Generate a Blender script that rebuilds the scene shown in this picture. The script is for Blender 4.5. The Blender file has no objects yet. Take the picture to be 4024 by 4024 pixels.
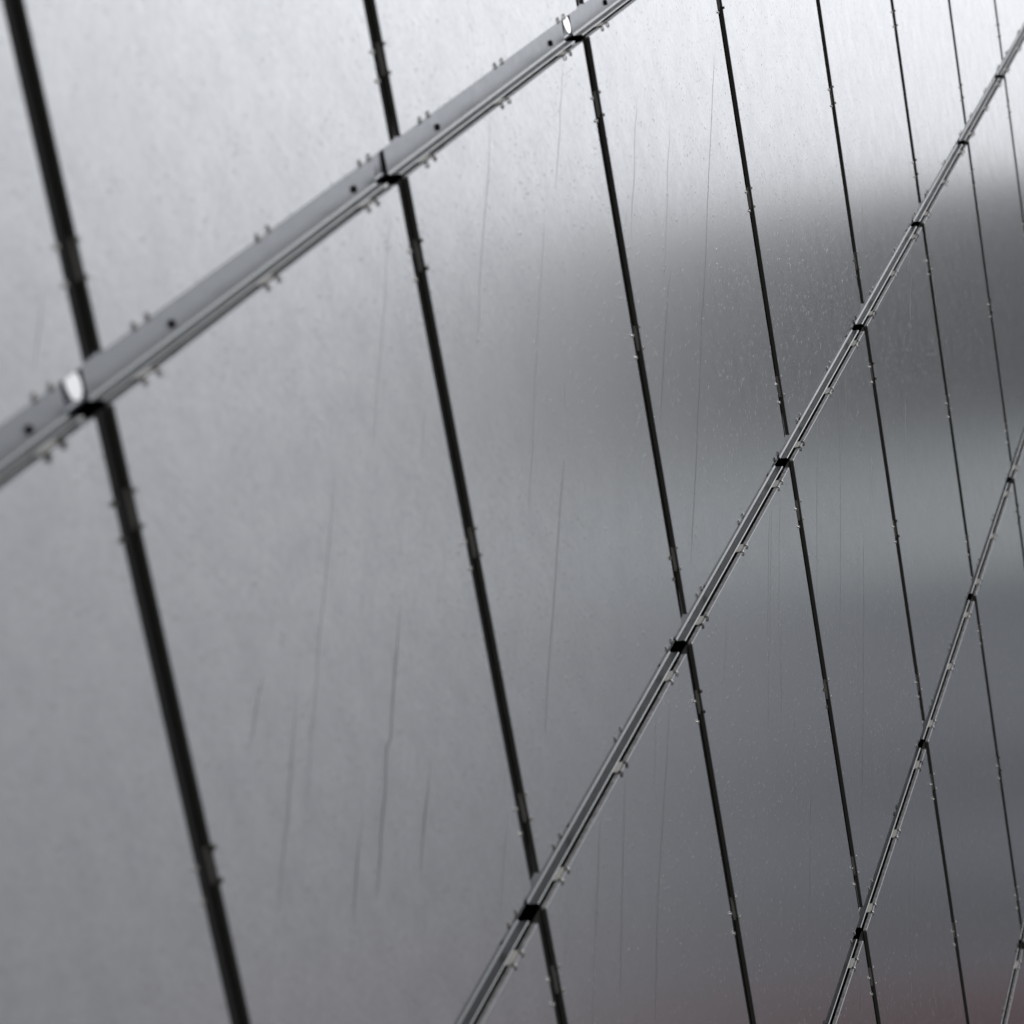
import bpy, bmesh, math, random
from mathutils import Vector, Matrix

random.seed(7)
scene = bpy.context.scene
C = scene.collection
R = math.radians

# ------------------------------------------------------------------ camera
CAM = Vector((0.0, -1.82376, 1.60))
cam_data = bpy.data.cameras.new('camera')
cam = bpy.data.objects.new('camera', cam_data)
C.objects.link(cam)
right = Vector((0.303074, -0.951637, 0.050337))
camup = Vector((-0.424622, -0.087567, 0.901127))
back = Vector((-0.853138, -0.294481, -0.430626))
m = Matrix((right, camup, back)).transposed().to_4x4()
m.translation = CAM
cam.matrix_world = m
cam_data.sensor_fit = 'HORIZONTAL'
cam_data.sensor_width = 24.0
cam_data.lens = 24.0 * 11891.5 / 4024.0
cam_data.clip_start = 0.05
cam_data.clip_end = 3000
cam_data.dof.use_dof = True
cam_data.dof.focus_distance = 9.0
cam_data.dof.aperture_fstop = 2.8
cam_data.dof.aperture_blades = 9
scene.camera = cam
scene.render.resolution_x = 1024
scene.render.resolution_y = 1024

# ------------------------------------------------------------------ sky (overcast, raining)
SUN_EL, SUN_AZ = R(52), R(218)
world = bpy.data.worlds.new('World')
scene.world = world
world.use_nodes = True
nt = world.node_tree
nt.nodes.clear()


def N(tree, kind, **kw):
    n = tree.nodes.new(kind)
    for k, v in kw.items():
        setattr(n, k, v)
    return n


def ramp(tree, stops, interp='LINEAR'):
    n = N(tree, 'ShaderNodeValToRGB')
    cr = n.color_ramp
    cr.interpolation = interp
    while len(cr.elements) < len(stops):
        cr.elements.new(0.5)
    for e, (p, c) in zip(cr.elements, stops):
        e.position = p
        e.color = (c[0], c[1], c[2], 1) if not isinstance(c, (int, float)) else (c, c, c, 1)
    return n


out = N(nt, 'ShaderNodeOutputWorld')
bg = N(nt, 'ShaderNodeBackground')
bg.inputs['Strength'].default_value = 0.1
sky = N(nt, 'ShaderNodeTexSky', sky_type='NISHITA')
sky.sun_disc = False
sky.sun_elevation = SUN_EL
sky.sun_rotation = SUN_AZ
sky.air_density = 1.0
sky.dust_density = 6.0
hsv = N(nt, 'ShaderNodeHueSaturation')
hsv.inputs['Saturation'].default_value = 0.15
tc = N(nt, 'ShaderNodeTexCoord')
sep = N(nt, 'ShaderNodeSeparateXYZ')
asin = N(nt, 'ShaderNodeMath', operation='ARCSINE')
deg = N(nt, 'ShaderNodeMath', operation='MULTIPLY')
deg.inputs[1].default_value = 2 / math.pi          # 0 at the horizon, 1 overhead
# the cloud deck: darker towards the horizon, brightest part above 35 degrees
cloud = ramp(nt, [(0.0, (.17, .172, .18)), (0.14, (.258, .258, .272)), (0.22, (.385, .386, .402)),
                  (0.30, (.44, .445, .463)), (0.37, (.60, .608, .63)), (0.43, (.78, .79, .81)), (0.6, (1.0, 1.005, 1.03)), (1.0, (1.0, 1.0, 1.02))], 'B_SPLINE')
noise = N(nt, 'ShaderNodeTexNoise')
noise.inputs['Scale'].default_value = 2.2
noise.inputs['Detail'].default_value = 4
nr = N(nt, 'ShaderNodeMapRange')
nr.inputs[1].default_value = 0.3
nr.inputs[2].default_value = 0.7
nr.inputs[3].default_value = 0.93
nr.inputs[4].default_value = 1.07
mul = N(nt, 'ShaderNodeMix', data_type='RGBA', blend_type='MULTIPLY')
mul.inputs[0].default_value = 1.0
gain = N(nt, 'ShaderNodeMix', data_type='RGBA', blend_type='MULTIPLY')
gain.inputs[0].default_value = 1.0
SKYGAIN = 10.2
gain.inputs[7].default_value = (SKYGAIN, SKYGAIN, SKYGAIN, 1)
mix = N(nt, 'ShaderNodeMix', data_type='RGBA')
mix.inputs[0].default_value = 0.94
L = nt.links
# the bright break in the cloud beyond the end of the wall
brk = N(nt, 'ShaderNodeVectorMath', operation='DOT_PRODUCT')
brk.inputs[1].default_value = (math.cos(R(44)) * math.cos(R(10)), -math.cos(R(44)) * math.sin(R(10)), math.sin(R(44)))
bmr = N(nt, 'ShaderNodeMapRange', interpolation_type='SMOOTHSTEP')
bmr.inputs[1].default_value, bmr.inputs[2].default_value = math.cos(R(28)), math.cos(R(4))
bmr.inputs[3].default_value, bmr.inputs[4].default_value = 1.0, 1.98
bmul = N(nt, 'ShaderNodeMix', data_type='RGBA', blend_type='MULTIPLY')
bmul.inputs[0].default_value = 1.0
L.new(tc.outputs['Generated'], brk.inputs[0])
L.new(brk.outputs['Value'], bmr.inputs[0])
L.new(bmr.outputs[0], bmul.inputs[7])
L.new(tc.outputs['Generated'], sep.inputs[0])
L.new(sep.outputs['Z'], asin.inputs[0])
L.new(asin.outputs[0], deg.inputs[0])
L.new(deg.outputs[0], cloud.inputs[0])
L.new(tc.outputs['Generated'], noise.inputs['Vector'])
L.new(noise.outputs['Fac'], nr.inputs[0])
L.new(cloud.outputs[0], mul.inputs[6])
L.new(nr.outputs[0], mul.inputs[7])
L.new(mul.outputs[2], bmul.inputs[6])
L.new(bmul.outputs[2], gain.inputs[6])
L.new(sky.outputs[0], hsv.inputs['Color'])
L.new(hsv.outputs[0], mix.inputs[6])
L.new(gain.outputs[2], mix.inputs[7])
L.new(mix.outputs[2], bg.inputs['Color'])
L.new(bg.outputs[0], out.inputs['Surface'])

sun_data = bpy.data.lights.new('sun', 'SUN')
sun_data.energy = 0.8
sun_data.angle = R(20)
sun_data.color = (1.0, 0.97, 0.93)
sun = bpy.data.objects.new('sun', sun_data)
C.objects.link(sun)
sd = Vector((math.sin(SUN_AZ) * math.cos(SUN_EL), math.cos(SUN_AZ) * math.cos(SUN_EL), math.sin(SUN_EL)))
sun.rotation_euler = sd.to_track_quat('Z', 'Y').to_euler()
sun.location = sd * 60

scene.view_settings.view_transform = 'Standard'
scene.view_settings.look = 'None'
scene.view_settings.exposure = 0.0
scene.view_settings.gamma = 1.0
try:
    scene.cycles.max_bounces = 8
    scene.cycles.glossy_bounces = 6
except Exception:
    pass


# ------------------------------------------------------------------ helpers
def mat(name, base, rough=0.5, metal=0.0, spec=0.5, rough_var=0.0, scale=30.0, col_var=0.0, bump=0.0, stretch=(1, 1, 1)):
    mt = bpy.data.materials.new(name)
    mt.use_nodes = True
    t = mt.node_tree
    b = t.nodes['Principled BSDF']
    b.inputs['Base Color'].default_value = (*base, 1)
    b.inputs['Roughness'].default_value = rough
    b.inputs['Metallic'].default_value = metal
    b.inputs['Specular IOR Level'].default_value = spec
    if rough_var or col_var or bump:
        g = N(t, 'ShaderNodeNewGeometry')
        mp = N(t, 'ShaderNodeMapping')
        mp.inputs['Scale'].default_value = stretch
        n = N(t, 'ShaderNodeTexNoise')
        n.inputs['Scale'].default_value = scale
        n.inputs['Detail'].default_value = 4
        t.links.new(g.outputs['Position'], mp.inputs['Vector'])
        t.links.new(mp.outputs[0], n.inputs['Vector'])
        if rough_var:
            r = N(t, 'ShaderNodeMapRange')
            r.inputs[1].default_value, r.inputs[2].default_value = 0.3, 0.7
            r.inputs[3].default_value, r.inputs[4].default_value = rough - rough_var, rough + rough_var
            t.links.new(n.outputs['Fac'], r.inputs[0])
            t.links.new(r.outputs[0], b.inputs['Roughness'])
        if col_var:
            r = N(t, 'ShaderNodeMix', data_type='RGBA')
            r.inputs[6].default_value = (*[x * (1 - col_var) for x in base], 1)
            r.inputs[7].default_value = (*[min(1, x * (1 + col_var)) for x in base], 1)
            t.links.new(n.outputs['Fac'], r.inputs[0])
            t.links.new(r.outputs[2], b.inputs['Base Color'])
        if bump:
            bp = N(t, 'ShaderNodeBump')
            bp.inputs['Strength'].default_value = 1.0
            bp.inputs['Distance'].default_value = bump
            t.links.new(n.outputs['Fac'], bp.inputs['Height'])
            t.links.new(bp.outputs[0], b.inputs['Normal'])
    return mt


def panel_metal():
    """satin metal sheet, wet from rain: fine vertical mottling and scattered droplets"""
    mt = bpy.data.materials.new('satin_panel_metal')
    mt.use_nodes = True
    t = mt.node_tree
    b = t.nodes['Principled BSDF']
    b.inputs['Metallic'].default_value = 1.0
    g = N(t, 'ShaderNodeNewGeometry')

    def noise(scale, stretch, detail=3):
        mp = N(t, 'ShaderNodeMapping')
        mp.inputs['Scale'].default_value = stretch
        n = N(t, 'ShaderNodeTexNoise')
        n.inputs['Scale'].default_value = scale
        n.inputs['Detail'].default_value = detail
        t.links.new(g.outputs['Position'], mp.inputs[0])
        t.links.new(mp.outputs[0], n.inputs['Vector'])
        return n
    # soft stain mottling, longer down the fall line
    n1 = noise(85, (0.5, 1, 0.8))
    n2 = noise(16, (0.5, 1, 0.75), 5)
    add = N(t, 'ShaderNodeMath', operation='ADD')
    t.links.new(n1.outputs['Fac'], add.inputs[0])
    t.links.new(n2.outputs['Fac'], add.inputs[1])
    cr = ramp(t, [(0.36, (.612, .622, .642)), (0.64, (.705, .713, .73))])
    half = N(t, 'ShaderNodeMath', operation='MULTIPLY')
    half.inputs[1].default_value = 0.5
    t.links.new(add.outputs[0], half.inputs[0])
    t.links.new(half.outputs[0], cr.inputs[0])
    t.links.new(cr.outputs[0], b.inputs['Base Color'])
    rr = N(t, 'ShaderNodeMapRange')
    rr.inputs[1].default_value, rr.inputs[2].default_value = 0.35, 0.65
    rr.inputs[3].default_value, rr.inputs[4].default_value = PANEL_ROUGH + 0.015, PANEL_ROUGH - 0.015
    t.links.new(half.outputs[0], rr.inputs[0])
    t.links.new(rr.outputs[0], b.inputs['Roughness'])

    # droplets: one per cell, random size, some cells empty, slightly elongated downwards
    def drops(cell, stretch, rmin, rmax, cut):
        mp = N(t, 'ShaderNodeMapping')
        mp.inputs['Scale'].default_value = (1 / cell, 1 / cell, stretch / cell)
        v = N(t, 'ShaderNodeTexVoronoi')
        v.inputs['Scale'].default_value = 1.0
        v.inputs['Randomness'].default_value = 1.0
        t.links.new(g.outputs['Position'], mp.inputs[0])
        t.links.new(mp.outputs[0], v.inputs['Vector'])
        s = N(t, 'ShaderNodeSeparateColor')
        t.links.new(v.outputs['Color'], s.inputs[0])
        r = N(t, 'ShaderNodeMapRange')
        r.inputs[1].default_value, r.inputs[2].default_value = cut, 1.0
        r.inputs[3].default_value, r.inputs[4].default_value = rmin, rmax
        t.links.new(s.outputs[0], r.inputs[0])
        on = N(t, 'ShaderNodeMath', operation='GREATER_THAN')
        on.inputs[1].default_value = cut
        t.links.new(s.outputs[0], on.inputs[0])
        rad = N(t, 'ShaderNodeMath', operation='MULTIPLY')
        t.links.new(r.outputs[0], rad.inputs[0])
        t.links.new(on.outputs[0], rad.inputs[1])
        r2 = N(t, 'ShaderNodeMath', operation='MULTIPLY')
        t.links.new(rad.outputs[0], r2.inputs[0])
        t.links.new(rad.outputs[0], r2.inputs[1])
        d2 = N(t, 'ShaderNodeMath', operation='MULTIPLY')
        t.links.new(v.outputs['Distance'], d2.inputs[0])
        t.links.new(v.outputs['Distance'], d2.inputs[1])
        df = N(t, 'ShaderNodeMath', operation='SUBTRACT')
        t.links.new(r2.outputs[0], df.inputs[0])
        t.links.new(d2.outputs[0], df.inputs[1])
        cl = N(t, 'ShaderNodeMath', operation='MAXIMUM')
        cl.inputs[1].default_value = 0.0
        t.links.new(df.outputs[0], cl.inputs[0])
        sq = N(t, 'ShaderNodeMath', operation='SQRT')
        t.links.new(cl.outputs[0], sq.inputs[0])
        h = N(t, 'ShaderNodeMath', operation='MULTIPLY')
        h.inputs[1].default_value = cell * 0.39
        t.links.new(sq.outputs[0], h.inputs[0])
        return h
    a1 = drops(0.0125, 0.50, 0.10, 0.25, 0.42)
    a2 = drops(0.028, 0.36, 0.04, 0.10, 0.60)
    hs = N(t, 'ShaderNodeMath', operation='ADD')
    t.links.new(a1.outputs[0], hs.inputs[0])
    t.links.new(a2.outputs[0], hs.inputs[1])
    # faint oil-canning of the sheet and fine grain
    n3 = noise(2.2, (1, 1, 0.7), 1)
    w = N(t, 'ShaderNodeMath', operation='MULTIPLY')
    w.inputs[1].default_value = 0.0006
    t.links.new(n3.outputs['Fac'], w.inputs[0])
    h2 = N(t, 'ShaderNodeMath', operation='ADD')
    t.links.new(hs.outputs[0], h2.inputs[0])
    t.links.new(w.outputs[0], h2.inputs[1])
    bp = N(t, 'ShaderNodeBump')
    bp.inputs['Strength'].default_value = 1.0
    bp.inputs['Distance'].default_value = 1.0
    t.links.new(h2.outputs[0], bp.inputs['Height'])
    t.links.new(bp.outputs[0], b.inputs['Normal'])
    return mt


PANEL_ROUGH = 0.235
M = {
    'panel': panel_metal(),
    'side': mat('dark_shaded_edge', (.115, .115, .10), 0.5, 0.0, spec=.3, rough_var=.06, scale=30, col_var=.15),  # shade in the joints put into the colour of the panel sides
    'wet': mat('wet_panel_edge', (.23, .225, .23), 0.18, 0.0, spec=.9, rough_var=.1, scale=45, col_var=.75, bump=0.003),
    'rail': mat('brushed_rail_aluminium', (.38, .395, .42), 0.33, 1.0, rough_var=.04, scale=60, col_var=.06),
    'box': mat('rail_box_aluminium', (.20, .20, .203), 0.36, 1.0, rough_var=.05, scale=40, col_var=.08),
    'splice': mat('dull_splice_plate', (.34, .36, .39), 0.25, 1.0, rough_var=.03, scale=20),
    'glint': mat('bright_glint_metal', (.90, .905, .91), 0.08, 1.0, rough_var=.03, scale=20),  # mirror metal of the added glint plate
    'edge': mat('bare_aluminium_chamfer', (.30, .31, .315), 0.2, 1.0, rough_var=.04, scale=60),
    'clip': mat('bare_clip_steel', (.46, .45, .43), 0.24, 1.0, rough_var=.08, scale=90, col_var=.08),
    'curb': mat('dull_aluminium_curb', (.23, .24, .245), 0.24, 1.0, rough_var=.05, scale=60, col_var=.1),
    'clip_plate': mat('dull_clip_plate', (.52, .51, .48), 0.4, 0.2, rough_var=.08, scale=90, col_var=.12),
    'clip_dark': mat('weathered_clip_steel', (.11, .105, .09), 0.45, 0.8, rough_var=.08, scale=90, col_var=.15),
    'bolt': mat('black_bolt_steel', (.012, .012, .013), 0.42, 0.2, rough_var=.06, scale=150),
    'seal': mat('black_joint_rubber', (.010, .010, .010), 0.65, 0.0, spec=.3, rough_var=.06, scale=40),
    'back': mat('black_backing_and_bore_shade', (.006, .006, .006), 0.8, 0.0, spec=.2, col_var=.2, scale=8),
    'streak': mat('dirty_water_run', (.40, .40, .415), 0.30, 1.0, col_var=.1, scale=60),
    'paving': mat('wet_grey_paving', (.12, .12, .12), 0.35, 0.0, rough_var=.12, scale=1.5, col_var=.2),
    'concrete': mat('grey_blue_cladding', (.235, .258, .295), 0.5, 0.0, rough_var=.1, scale=.4, col_var=.15),
    'pale': mat('pale_fascia', (.66, .72, .735), 0.5, 0.0, rough_var=.1, scale=.4, col_var=.1),
    'darkroof': mat('dark_roof_overhang', (.014, .0165, .021), 0.5, 0.0, rough_var=.1, scale=.3, col_var=.2),
    'brick': mat('red_brown_brick', (.19, .062, .068), 0.7, 0.0, rough_var=.1, scale=.6, col_var=.2),
    'glass': mat('dark_window_glass', (.02, .022, .025), 0.06, 0.0, spec=.6, rough_var=.02, scale=.5),
}

LU, LV = 1.5, 1.5 * 1.0220028
U = Vector((0.7193398, 0, 0.6946599))
W = Vector((0.6946599, 0, -0.7193398))
NV = Vector((0, -1, 0))
ORG = CAM + Vector((2.4027919, 1.82376, 3.0767387))
ORG.y = 0.0
ROT = Matrix((W, U, NV)).transposed()             # local x = down the joint grid, y = along the rails, z = out of the wall


def place(o, u, v, z=0.0):
    mw = ROT.to_4x4()
    mw.translation = ORG + U * (u * LU) + W * (v * LV) + NV * z
    o.matrix_world = mw
    return o


def link(name, me, parent=None):
    o = bpy.data.objects.new(name, me)
    C.objects.link(o)
    if parent is not None:
        o.parent = parent
    return o


def tag(o, label=None, cat=None, group=None, kind=None):
    if label: o['label'] = label
    if cat: o['category'] = cat
    if group: o['group'] = group
    if kind: o['kind'] = kind
    return o


def mesh(name, bm, mats, smooth=False):
    bmesh.ops.recalc_face_normals(bm, faces=bm.faces[:])
    me = bpy.data.meshes.new(name)
    bm.to_mesh(me)
    bm.free()
    for mm in mats:
        me.materials.append(mm)
    if smooth:
        for p in me.polygons:
            p.use_smooth = True
    return me


def box(bm, x0, x1, y0, y1, z0, z1, mi=0):
    vs = [bm.verts.new((x, y, z)) for x in (x0, x1) for y in (y0, y1) for z in (z0, z1)]
    fs = []
    for q in ((0, 1, 3, 2), (4, 6, 7, 5), (0, 4, 5, 1), (2, 3, 7, 6), (0, 2, 6, 4), (1, 5, 7, 3)):
        f = bm.faces.new([vs[k] for k in q])
        f.material_index = mi
        fs.append(f)
    return vs, fs


def bevel_all(bm, w, seg=2):
    bmesh.ops.bevel(bm, geom=bm.edges[:], offset=w, segments=seg, affect='EDGES', profile=0.5)


def extrude_profile(bm, pts, y0, y1, closed=True, mi=0, caps=True):
    a = [bm.verts.new((x, y0, z)) for x, z in pts]
    b = [bm.verts.new((x, y1, z)) for x, z in pts]
    n = len(pts)
    for k in range(n if closed else n - 1):
        f = bm.faces.new((a[k], a[(k + 1) % n], b[(k + 1) % n], b[k]))
        f.material_index = mi
    if closed and caps:
        bm.faces.new(a).material_index = mi
        bm.faces.new(list(reversed(b))).material_index = mi


def rounded(x0, x1, y0, y1, r, seg=4):
    pts = []
    for cx, cy, a0 in ((x1 - r, y1 - r, 0), (x0 + r, y1 - r, 90), (x0 + r, y0 + r, 180), (x1 - r, y0 + r, 270)):
        for k in range(seg + 1):
            a = R(a0 + 90 * k / seg)
            pts.append((cx + r * math.cos(a), cy + r * math.sin(a)))
    return pts


# ------------------------------------------------------------------ setting
def ground():
    bm = bmesh.new()
    vs = [bm.verts.new((x, y, 0)) for x, y in ((-900, -900), (900, -900), (900, 900), (-900, 900))]
    bm.faces.new(vs)
    o = link('ground', mesh('ground', bm, [M['paving']]))
    tag(o, kind='structure')


ground()


BZ = (27.0, 39.2, 44.8, 52.4)


def house_block():
    """the tall block standing off the far end of the wall, seen only as a blurred reflection"""
    root = link('tall_building', None)
    root.location = (92.0, -4.0, 0)
    tag(root, 'tall grey building with dark overhanging roof mirrored in the far panels', 'building')
    def part(name, x0, x1, y0, y1, z0, z1, m, bev=0.05, drop=0.0):
        bm = bmesh.new()
        vs, _ = box(bm, x0, x1, y0, y1, z0, z1)
        for v in vs:
            if v.co.z > z1 - .01 and v.co.y < y0 + .01:
                v.co.z -= drop
        bevel_all(bm, bev, 1)
        return link(name, mesh(name, bm, [M[m]]), root)
    y0, y1 = -21.5, 34
    part('brick_base', -10, 18, y0, y1, 0, BZ[0], 'brick')
    part('wall', -10, 18, y0, y1, BZ[0], BZ[1], 'concrete')
    part('fascia', -10.6, 18.6, y0 - .6, y1 + .6, BZ[1], BZ[2], 'pale')
    part('roof', -11.6, 20, y0 - 1.6, y1 + 2, BZ[2], BZ[3], 'darkroof')
    part('added_roof_block', -6.0, 12, -12, 22, BZ[3] + .003, BZ[3] + 2.2, 'darkroof')  # unseen block added to raise the dark reflection near the right edge
    wi = 0
    for z in range(4, int(BZ[1]) - 3, 4):
        for y in range(int(y0) + 3, y1 - 3, 6):
            bm = bmesh.new()
            box(bm, -10.08, -9.6, y, y + 3.2, z, z + 2.0)
            link('window', mesh('window', bm, [M['glass']]), root)


house_block()

# backing wall behind the cladding
bm = bmesh.new()
box(bm, -8, 30, 0.075, 0.45, 0, 16)
o = link('backing_wall', mesh('backing_wall', bm, [M['back']]))
tag(o, 'black backing wall glimpsed through the open joints between the metal panels', 'wall')

# ------------------------------------------------------------------ cladding
GU0, GU1 = -0.0235, 0.0225        # vertical joint: left and right panel edges about the joint line (in panel units)
PV1 = 0.9505                      # lower edge of a panel; the rail gap follows down to 1.0
TH = 0.0115                       # sheet cassette thickness
PU0, PU1 = GU1 * LU, (1 + GU0) * LU
PX1 = PV1 * LV


def face_mesh():
    """one square panel: rounded corners, small front arris, local origin at the grid node"""
    bm = bmesh.new()
    pts = rounded(0, PX1, PU0, PU1, 0.006, 4)
    cx, cy = PX1 / 2, (PU0 + PU1) / 2
    ch = 0.0013

    def inset(d):
        sx, sy = (PX1 / 2 - d) / (PX1 / 2), ((PU1 - PU0) / 2 - d) / ((PU1 - PU0) / 2)
        return [(cx + (x - cx) * sx, cy + (y - cy) * sy) for x, y in pts]
    rings = [(pts, -TH), (pts, -ch), (inset(ch * .3), -ch * .3), (inset(ch), 0.0)]
    vr = [[bm.verts.new((x, y, z)) for x, y in p] for p, z in rings]
    n = len(pts)
    for k in range(len(vr) - 1):
        for i in range(n):
            f = bm.faces.new((vr[k][i], vr[k][(i + 1) % n], vr[k + 1][(i + 1) % n], vr[k + 1][i]))
            if k == 0:
                mx = (pts[i][0] + pts[(i + 1) % n][0]) / 2
                f.material_index = 2 if mx < 0.003 else 1
            else:
                f.material_index = 3
    bm.faces.new(vr[-1]).material_index = 0
    bm.faces.new(list(reversed(vr[0]))).material_index = 1
    return mesh('face_sheet', bm, [M['panel'], M['side'], M['wet'], M['rail']])


def clip_mesh():
    """spring clip: plate on the panel's edge, two arms folded over the front.
    local x = along the edge, y = into the panel, z = out"""
    bm = bmesh.new()
    hw, aw = 0.0312, 0.0036       # half length, half arm width
    ax = hw - aw
    box(bm, -hw, hw, -0.0021, -0.0006, -0.0190, -0.0068, 1)
    for s in (-1, 1):
        x0, x1 = s * ax - aw, s * ax + aw
        # arm and hook swept along a bent strip
        path = [(-0.00150, -0.0070), (-0.00150, -0.0006), (-0.0008, 0.0013), (0.0008, 0.0024), (0.0035, 0.0029), (0.0068, 0.0025), (0.0098, 0.0018), (0.0120, 0.0012)]
        th = 0.0011
        prev = None
        for k, (y, z) in enumerate(path):
            y2, z2 = path[min(k + 1, len(path) - 1)]
            y1_, z1_ = path[max(k - 1, 0)]
            d = Vector((y2 - y1_, z2 - z1_)).normalized()
            nx, nz = -d.y * th, d.x * th
            wk = aw * (1.0 if k < len(path) - 2 else (0.85 if k == len(path) - 2 else 0.45))
            cx = s * ax
            ring = [bm.verts.new(v) for v in ((cx - wk, y + nx, z + nz), (cx + wk, y + nx, z + nz), (cx + wk, y - nx, z - nz), (cx - wk, y - nx, z - nz))]
            if prev:
                for q in range(4):
                    bm.faces.new((prev[q], prev[(q + 1) % 4], ring[(q + 1) % 4], ring[q]))
            else:
                bm.faces.new(ring)
            prev = ring
        bm.faces.new(list(reversed(prev)))
    return mesh('edge_clip', bm, [M['clip'], M['clip_plate']])


def tray_mesh():
    """rail floor between the panels, with the rounded curb along its lower side"""
    bm = bmesh.new()
    y0, y1 = 0.0310 * LU, 0.9780 * LU
    zf, r = -0.0435, 0.0070
    top = [(-0.100, zf), (-0.0090, zf), (-0.0080, zf + 0.0008), (-0.0038, zf + 0.0031)]
    bot = [(-0.0038, -0.0465), (-0.100, -0.0465)]
    extrude_profile(bm, top + bot, y0, y1)
    bm.faces.ensure_lookup_table()
    bm.faces[1].material_index = 1
    bm.faces[2].material_index = 1
    return mesh('rail_tray', bm, [M['rail'], M['curb']], False)


def railbox_mesh():
    """hollow tube behind the panel head: its side shows as the dark strip, its rounded lip as the bright line"""
    bm = bmesh.new()
    y0, y1 = 0.0312 * LU, 0.9778 * LU
    def ring(d, r):
        p = rounded(-0.0040 + d, 0.050 - d, -0.0412 + d, -0.0193 - d, r, 1)
        return p
    a, b = ring(0, 0.0019), ring(0.003, 0.0009)
    va = [[bm.verts.new((x, y, z)) for x, z in a] for y in (y0, y1)]
    vb = [[bm.verts.new((x, y, z)) for x, z in b] for y in (y0, y1)]
    n = len(a)
    for k in range(n):
        q = (k + 1) % n
        f = bm.faces.new((va[0][k], va[0][q], va[1][q], va[1][k]))
        if k in (1, 2): f.material_index = 2
        f = bm.faces.new((vb[0][k], vb[0][q], vb[1][q], vb[1][k])); f.material_index = 1
        for e in (0, 1):
            f = bm.faces.new((va[e][k], va[e][q], vb[e][q], vb[e][k])); f.material_index = 1  # darkness of the hollow tube put into the colour of bore and ends
    me = mesh('rail_box', bm, [M['box'], M['back'], M['edge']])
    return me


def bolt_mesh():
    bm = bmesh.new()
    prof = [(0.0076, 0.0), (0.0076, 0.0012), (0.0060, 0.0012), (0.0060, 0.0030), (0.0066, 0.0034), (0.0057, 0.0039),
            (0.0066, 0.0044), (0.0057, 0.0049), (0.0063, 0.0054), (0.0040, 0.0062), (0.0, 0.0064)]
    seg = 12
    prev = None
    for r, zz in prof:
        if r == 0:
            c = bm.verts.new((0, 0, zz))
            for k in range(seg):
                bm.faces.new((prev[k], prev[(k + 1) % seg], c))
            break
        rg = [bm.verts.new((r * math.cos(2 * math.pi * k / seg), r * math.sin(2 * math.pi * k / seg), zz)) for k in range(seg)]
        if prev:
            for k in range(seg):
                bm.faces.new((prev[k], prev[(k + 1) % seg], rg[(k + 1) % seg], rg[k]))
        prev = rg
    # hexagon nut round the foot
    h0 = [bm.verts.new((0.0072 * math.cos(R(60 * k)), 0.0072 * math.sin(R(60 * k)), 0.0021)) for k in range(6)]
    h1 = [bm.verts.new((0.0072 * math.cos(R(60 * k)), 0.0072 * math.sin(R(60 * k)), 0.0036)) for k in range(6)]
    for k in range(6):
        bm.faces.new((h0[k], h0[(k + 1) % 6], h1[(k + 1) % 6], h1[k]))
    bm.faces.new(h1)
    bm.faces.new(list(reversed(h0)))
    return mesh('bolt', bm, [M['bolt']])


def splice_mesh(kind):
    """short plate bridging two rail lengths, a little deeper than their floors"""
    bm = bmesh.new()
    hy = 0.0034 * 15
    top = [(-0.043, 0.0), (0.027, 0.0), (0.0305, 0.0012), (0.0325, 0.0045)]
    bot = [(0.0345, 0.0045), (0.0335, -0.002), (-0.043, -0.002)]
    extrude_profile(bm, top + bot, -hy, hy)
    return mesh('splice_plate', bm, [M[kind]])


def glint_mesh():
    """oval plate added as the white glint on the splice, tilted to the sky"""
    bm = bmesh.new()
    n = 28
    rg = []
    for z, k in ((-.0012, 1.0), (.0, 1.0), (.0008, .94)):
        rg.append([bm.verts.new((.0260 * k * math.cos(2 * math.pi * i / n), .026 * k * math.sin(2 * math.pi * i / n), z)) for i in range(n)])
    for a, b in zip(rg, rg[1:]):
        for i in range(n):
            bm.faces.new((a[i], a[(i + 1) % n], b[(i + 1) % n], b[i]))
    bm.faces.new(rg[-1])
    bm.faces.new(list(reversed(rg[0])))
    return mesh('glint_plate', bm, [M['glint']])


def seal_mesh():
    bm = bmesh.new()
    y0, y1 = GU0 * LU - 0.006, GU1 * LU + 0.006
    pr = [(y0, -0.0185), (y0, -0.0148), (y0 + .002, -0.0132), (y1 - .002, -0.0132), (y1, -0.0148), (y1, -0.0185)]
    a = [bm.verts.new((0.006, y, z)) for y, z in pr]
    b = [bm.verts.new((PX1 + 0.002, y, z)) for y, z in pr]
    n = len(pr)
    for k in range(n):
        bm.faces.new((a[k], a[(k + 1) % n], b[(k + 1) % n], b[k]))
    bm.faces.new(a)
    bm.faces.new(list(reversed(b)))
    return mesh('sealing_strip', bm, [M['seal']])


FACE, CLIP, TRAY, BOX, BOLT, SPLICE, SEAL = face_mesh(), clip_mesh(), tray_mesh(), railbox_mesh(), bolt_mesh(), splice_mesh('splice'), seal_mesh()
CLIP_DARK = CLIP.copy()
CLIP_DARK.materials[0] = M['clip_dark']

GLINT = glint_mesh()
UC = (0.125, 0.500, 0.875)        # clip positions along the rails
VC = (0.1025, 0.479, 0.8555)      # and down the joints


def child(name, me, parent, loc=(0, 0, 0), rot=None):
    o = link(name, me, parent)
    o.location = loc
    if rot is not None:
        o.rotation_euler = rot
    return o


def mat_axes(xa, ya):
    za = Vector(xa).cross(Vector(ya))
    return Matrix((Vector(xa), Vector(ya), za)).transposed().to_euler()


def jit(s):
    return random.uniform(-s, s)


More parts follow.
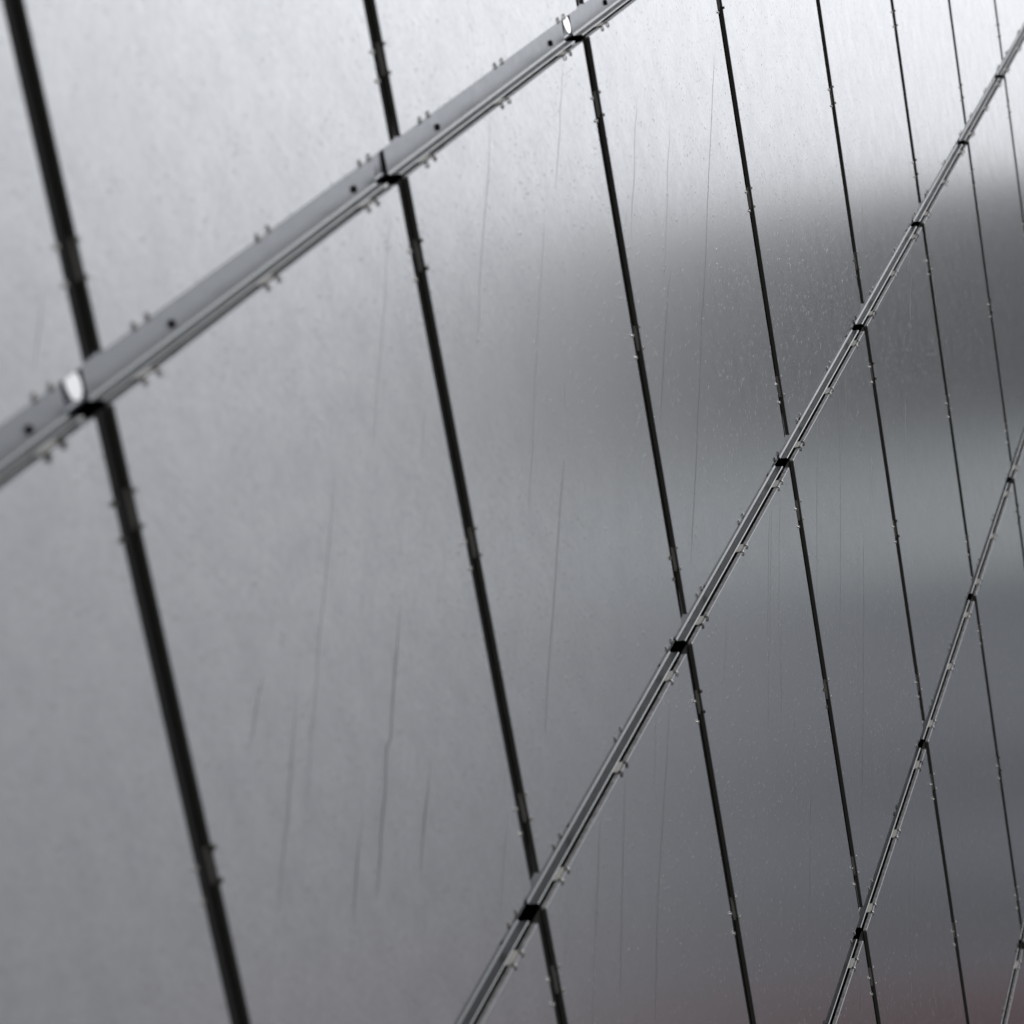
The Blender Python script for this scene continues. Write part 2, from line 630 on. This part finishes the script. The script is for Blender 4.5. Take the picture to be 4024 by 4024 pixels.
def clip_at(root, loc, xa, ya):
    o = child('clip', CLIP if random.random() < .8 else CLIP_DARK, root, loc, mat_axes(xa, ya))
    o.rotation_euler.rotate_axis('Y', jit(.02))
    o.rotation_euler.rotate_axis('Z', jit(.03))
    return o


def add_clips(root):
    # in the panel frame x = down (v), y = along (u), z = out.  clip frame: x along edge, y into panel, z out
    for fu in UC:
        clip_at(root, (0.0, fu * LU + jit(.008), 0), (0, -1, 0), (1, 0, 0))            # head
        clip_at(root, (PX1, fu * LU + jit(.008), 0), (0, 1, 0), (-1, 0, 0))            # foot
    for fv in VC:
        clip_at(root, (fv * LV + jit(.006), PU0, 0), (1, 0, 0), (0, 1, 0))             # left side
        clip_at(root, (fv * LV + jit(.006), PU1, 0), (-1, 0, 0), (0, -1, 0))           # right side


STREAKS = [
    (4, 1, [(2.8914, 1.1833), (2.8003, 1.263), (2.6801, 1.3725), (2.6425, 1.4062), (2.5653, 1.4824), (2.5093, 1.5273), (2.4534, 1.5723), (2.4261, 1.5999), (2.399, 1.6273), (2.3403, 1.6763), (2.3033, 1.7103), (2.2618, 1.75), (2.1871, 1.8138), (2.0952, 1.8939)]),
    (5, 0.8, [(2.2966, 1.439), (2.2563, 1.4623), (2.2189, 1.4932), (2.183, 1.5223), (2.148, 1.5558), (2.1002, 1.595), (2.049, 1.6388)]),
    (11, 0.6, [(0.6891, 1.4528), (0.6589, 1.4818), (0.6385, 1.4994), (0.5918, 1.5471), (0.5746, 1.5701), (0.5525, 1.5742), (0.5253, 1.6125), (0.4872, 1.6449), (0.4643, 1.6736), (0.4442, 1.6947), (0.425, 1.7049)]),
    (11, 0.5, [(0.691, 1.6464), (0.6632, 1.674), (0.6306, 1.6984), (0.6045, 1.7238), (0.5813, 1.7483)]),
    (11, 0.5, [(0.4393, 1.6066), (0.41, 1.6299), (0.3879, 1.6517), (0.3641, 1.6762), (0.3414, 1.7022)]),
    (12, 0.35, [(0.3188, 1.4166), (0.276, 1.4591), (0.2231, 1.5182), (0.2031, 1.536), (0.1841, 1.5553), (0.1509, 1.592)]),
    (14, 0.35, [(0.2418, 1.361), (0.2196, 1.3748), (0.1992, 1.3886), (0.1842, 1.402), (0.1709, 1.4101)]),
    (8, 0.4, [(0.9363, 1.829), (0.8995, 1.8619), (0.8601, 1.8988), (0.8306, 1.9295)]),
    (8, 0.5, [(1.4844, 1.5103), (1.4214, 1.5614), (1.3575, 1.6187), (1.3087, 1.6643), (1.2696, 1.6969), (1.2265, 1.7352), (1.1864, 1.7739), (1.1533, 1.8072)]),
    (6, 0.4, [(1.5541, 1.4103), (1.5445, 1.437), (1.5361, 1.4664)]),
    (6, 0.6, [(1.8202, 2.0278), (1.7479, 2.0879), (1.6554, 2.164), (1.5915, 2.2149), (1.5293, 2.274), (1.4305, 2.3851)]),
    (6, 0.5, [(1.5059, 2.0119), (1.4516, 2.0733), (1.4002, 2.1264), (1.2696, 2.2745)]),
    (4, 0.5, [(3.5882, 2.0173), (3.4796, 2.1467), (3.3758, 2.2631), (3.2067, 2.433)]),
    (4, 0.8, [(3.6285, 2.3367), (3.4942, 2.4811), (3.3269, 2.6432), (3.2005, 2.7565), (3.1304, 2.8202)]),
    (4, 0.7, [(2.7342, 2.5454), (2.6372, 2.6442), (2.5319, 2.7522)]),
    (4, 0.9, [(3.0607, 2.9063), (2.9719, 2.9817), (2.8925, 3.0478), (2.8204, 3.1066)]),
    (4, 0.6, [(2.114, 2.4467), (2.0587, 2.4998), (2.0042, 2.5521)]),
    (4, 0.5, [(2.3004, 2.0435), (2.236, 2.097), (2.1847, 2.1352)]),
    (12, 0.25, [(-0.0747, 0.8657), (-0.0992, 0.8939), (-0.127, 0.9258)]),
    (7, 0.4, [(0.9125, 1.2727), (0.8914, 1.2971), (0.8666, 1.3236)]),
    (4, 0.5, [(4.2074, 1.7229), (4.1621, 1.7859), (4.1007, 1.8567)]),
    (6, 0.5, [(2.0716, 1.2875), (2.0406, 1.3077), (2.0131, 1.3285)]),
    (5, 0.5, [(0.6905, 1.0883), (0.6828, 1.0938)]),
    (4, 0.35, [(2.1366, 2.5569), (2.059, 2.629), (2.0001, 2.6738)]),
    (5, 0.35, [(1.095, 2.0565), (1.0561, 2.1011)]),
]


# further faint drips starting at the head joints, straight down the fall line
rs = random.Random(11)
for pi, pj, cnt in ((0, 1, 2), (1, 1, 3), (2, 1, 2), (1, 2, 4), (2, 2, 6), (3, 2, 4), (4, 2, 2), (3, 3, 3), (4, 3, 2)):
    for k in range(cnt):
        u0, v0 = pi + rs.uniform(.25, .95), pj + rs.choice((rs.uniform(.004, .02), rs.uniform(.004, .02), rs.uniform(.1, .4)))
        n, pts, ln = 9, [], rs.uniform(.12, .75)
        for s in range(n):
            d = ln * s / (n - 1)
            w_ = rs.uniform(-.003, .003)
            pts.append((u0 - d * .6947 / LU * 1.0 + w_, v0 + d * .7193 / LV + w_))
        STREAKS.append((rs.uniform(3, 7), rs.choice((.15, .25, .3)), pts))


def add_streak(root, i, j, w, dk, pts):
    """raised dirty water run lying on the sheet"""
    bm = bmesh.new()
    P = [Vector(((v - j) * LV, (u - i) * LU)) for u, v in pts]
    Q = []
    for k in range(len(P) - 1):
        n = max(2, int((P[k + 1] - P[k]).length / 0.03))
        for s in range(n):
            Q.append(P[k].lerp(P[k + 1], s / n))
    Q.append(P[-1])
    fall = (Vector(((P[-1] - P[0]).y * -1, (P[-1] - P[0]).x))).normalized()
    off = 0.0
    prev = None
    half = w * 0.0005 * (0.65 + 0.35 * dk)
    for k, q in enumerate(Q):
        off = off * 0.8 + jit(0.0016)
        e = min(1.0, (k + 0.4) / 4.0, (len(Q) - k - 0.6) / 4.0)
        h = half * e * random.uniform(.75, 1.2)
        c = q + fall * off
        ring = [bm.verts.new((c.x - fall.x * h, c.y - fall.y * h, 0.0002)),
                bm.verts.new((c.x, c.y, 0.0002 + h * .025)),
                bm.verts.new((c.x + fall.x * h, c.y + fall.y * h, 0.0002))]
        if prev:
            for s in (0, 1):
                bm.faces.new((prev[s], prev[s + 1], ring[s + 1], ring[s]))
            bm.faces.new((prev[2], prev[0], ring[0], ring[2]))
        else:
            bm.faces.new(ring)
        prev = ring
    bm.faces.new(list(reversed(prev)))
    m_ = STREAK_MATS[0] if dk > .7 else (STREAK_MATS[1] if dk > .45 else STREAK_MATS[2])
    child('water_streak', mesh('water_streak', bm, [m_]), root)


STREAK_MATS = [mat('water_run_dark', (.30, .30, .31), .32, 1.0, col_var=.12, scale=60),
               mat('water_run_mid', (.42, .42, .435), .32, 1.0, col_var=.1, scale=60),
               mat('water_run_faint', (.54, .54, .555), .32, 1.0, col_var=.08, scale=60)]

VIS = {0: range(-1, 3), 1: range(-1, 8), 2: range(0, 8), 3: range(2, 7), 4: range(4, 5)}
RING = {-1: range(-1, 1), 0: (-2, 3, 4, 5), 1: (-2, 8, 9), 2: (-1, 8, 9), 3: (0, 1, 7, 8), 4: (3, 5, 6, 7), 5: (5, 6)}
ORD = ('first', 'second', 'third', 'fourth', 'fifth', 'sixth', 'seventh', 'eighth', 'ninth', 'tenth')
ROW = {0: 'row above the upper rail', 1: 'row between the upper and middle rails', 2: 'row between the middle and lower rails',
       3: 'row under the lower rail at right', 4: 'bottom right corner'}
PLOOK = {(-1, 0): 'pale grey panel with one faint streak, at the left edge above the upper rail',
         (0, 0): 'bright out of focus metal panel at top left, above the upper rail',
         (1, 0): 'bright triangle of metal panel at the top edge, just above the upper rail',
         (2, 0): 'tiny corner of metal panel at the top edge where the upper rail leaves the picture',
         (-1, 1): 'blurred grey panel filling the bottom left corner',
         (0, 1): 'largest grey metal panel, blurred, with several dark vertical water streaks',
         (1, 1): 'grey metal panel in the picture centre with short streaks beside its left joint',
         (2, 1): 'metal panel speckled with raindrops and crossed by the longest thin dark streak',
         (3, 1): 'metal panel white above, dark at its foot, fourth from left above the middle rail',
         (4, 1): 'metal panel white above and grey below with one short streak near the middle rail',
         (5, 1): 'bright white metal panel, third from right above the middle rail',
         (6, 1): 'narrow bright metal panel, second from right above the middle rail',
         (7, 1): 'last sliver of bright metal panel in the top right corner, above the middle rail',
         (0, 2): 'small dark wedge of metal panel at the bottom edge, left end under the middle rail',
         (1, 2): 'dark grey metal panel with two long streaks, at the bottom edge under the middle rail',
         (2, 2): 'dark wet metal panel with thin hairline streaks, between the middle rail and bottom edge',
         (3, 2): 'raindrop speckled grey metal panel with hairline streaks reaching the lower rail',
         (4, 2): 'metal panel with a dark band at its head, fifth from left under the middle rail',
         (5, 2): 'metal panel carrying the darkest blurred reflection, sixth from left under the middle rail',
         (6, 2): 'narrow panel at the right edge, dark above and pale below, under the middle rail',
         (7, 2): 'last sliver of metal panel on the right edge, just under the middle rail',
         (2, 3): 'small dark wedge of metal panel at the bottom edge, left end under the lower rail',
         (3, 3): 'dark wet metal panel with a purple tinge at the bottom edge, under the lower rail',
         (4, 3): 'dark grey metal panel at lower right reaching the fourth rail corner',
         (5, 3): 'narrow blue grey metal panel on the right edge, under the lower rail',
         (6, 3): 'last sliver of metal panel on the right edge, just under the lower rail',
         (4, 4): 'tiny dark corner of metal panel at the very bottom right, under the last rail'}
RNAME = {0: 'topmost', 1: 'upper', 2: 'middle', 3: 'lower', 4: 'bottom right'}


def make_panel(i, j, vis):
    root = link('cladding_sheet', None)
    place(root, i, j)
    tag(root, PLOOK.get((i, j), 'grey satin metal panel just outside the picture') if vis else 'grey satin metal panel just outside the picture',
        'metal panel', 'square metal panels of the wall' if vis else 'metal panels beyond the picture edge')
    child('sheet_face', FACE, root)
    if vis:
        add_clips(root)
    for w, dk, pts in STREAKS:
        c = pts[len(pts) // 2]
        if math.floor(c[0]) == i and math.floor(c[1]) == j:
            inside = [p for p in pts if i + .024 < p[0] < i + .975 and j + .002 < p[1] < j + .949]
            if len(inside) > 1:
                add_streak(root, i, j, w, dk, inside)
    return root


def make_rail(i, j, vis, label):
    root = link('facade_rail', None)
    place(root, i, j)
    tag(root, label, 'rail', 'metal rails in the sloping joints' if vis else 'metal rails beyond the picture edge')
    child('rail_tray', TRAY, root)
    child('rail_box', BOX, root)
    for fu in (0.265, 0.893):
        child('bolt', BOLT, root, (-0.0235 + jit(.001), fu * LU, -0.0436), (jit(.05), jit(.05), random.uniform(0, 1)))
    child('splice_plate', SPLICE, root, (-0.040, 0.0045 * LU, -0.0490), (0, R(2) if (i, j) == (1, 1) else 0, 0))
    if (i, j) in ((0, 1), (2, 1)):
        child('glint_plate', GLINT, root, (-0.041, 0.0045 * LU, -0.0430), (0, R(-9), 0))  # reflector added for the oval glint at these two nodes
    return root


def make_seal(i, j, vis, label):
    o = link('sealing_strip', SEAL)
    place(o, i, j)
    tag(o, label, 'joint strip', 'black strips in the steep joints' if vis else 'black strips beyond the picture edge')
    return o


for j, rg in VIS.items():
    for i in rg:
        make_panel(i, j, True)
for j, rg in RING.items():
    for i in rg:
        make_panel(i, j, False)

# rails: segment i of rail j runs above panel (i, j)
RAILS = {1: range(-1, 3), 2: range(0, 8), 3: range(2, 7), 4: range(4, 5)}
for j, rg in RAILS.items():
    for n_, i in enumerate(rg):
        if j == 4:
            lab = 'short piece of grey metal rail in the bottom right corner'
        else:
            lab = 'grey metal rail length with black bolts, %s from left along the %s rail line' % (ORD[n_], RNAME[j])
        if (i, j) == (-1, 1):
            lab = 'blurred grey rail with a black bolt, at the left edge on the upper rail line'
        elif (i, j) == (0, 1):
            lab = 'longest blurred grey metal rail, starting beside a white patch on the upper rail line'
        elif (i, j) == (2, 1):
            lab = 'grey metal rail leaving at the top edge right of the small white patch'
        make_rail(i, j, True, lab)
for j, rg in {0: (-2, -1, 0), 1: (-2, 3, 4), 2: (-1, 8, 9), 3: (0, 1, 7, 8), 4: (3, 5, 6, 7)}.items():
    for i in rg:
        make_rail(i, j, False, 'grey metal rail just outside the picture')

# sealing strips: strip i of row j lies between panels (i-1, j) and (i, j)
SEALS = {0: (0, 1, 2), 1: range(0, 8), 2: range(1, 8), 3: range(3, 7), 4: ()}
STOP = {(0, 0): 'thick blurred black joint strip at the top left corner, above the upper rail',
        (1, 0): 'black joint strip from the top edge down to the upper rail, second from left',
        (2, 0): 'short stub of black joint strip at the top edge beside the upper rail',
        (0, 1): 'thickest blurred black joint strip, running from the upper rail to the bottom edge'}
for j, rg in SEALS.items():
    for n_, i in enumerate(rg):
        make_seal(i, j, True, STOP.get((i, j), 'black joint strip, %s from left in the %s' % (ORD[n_], ROW[j])))
for j, rg in {-1: (0,), 0: (-1, 3, 4, 5), 1: (-1, 8, 9), 2: (0, 8, 9), 3: (1, 2, 7, 8), 4: (4, 5, 6, 7)}.items():
    for i in rg:
        make_seal(i, j, False, 'black joint strip just outside the picture')
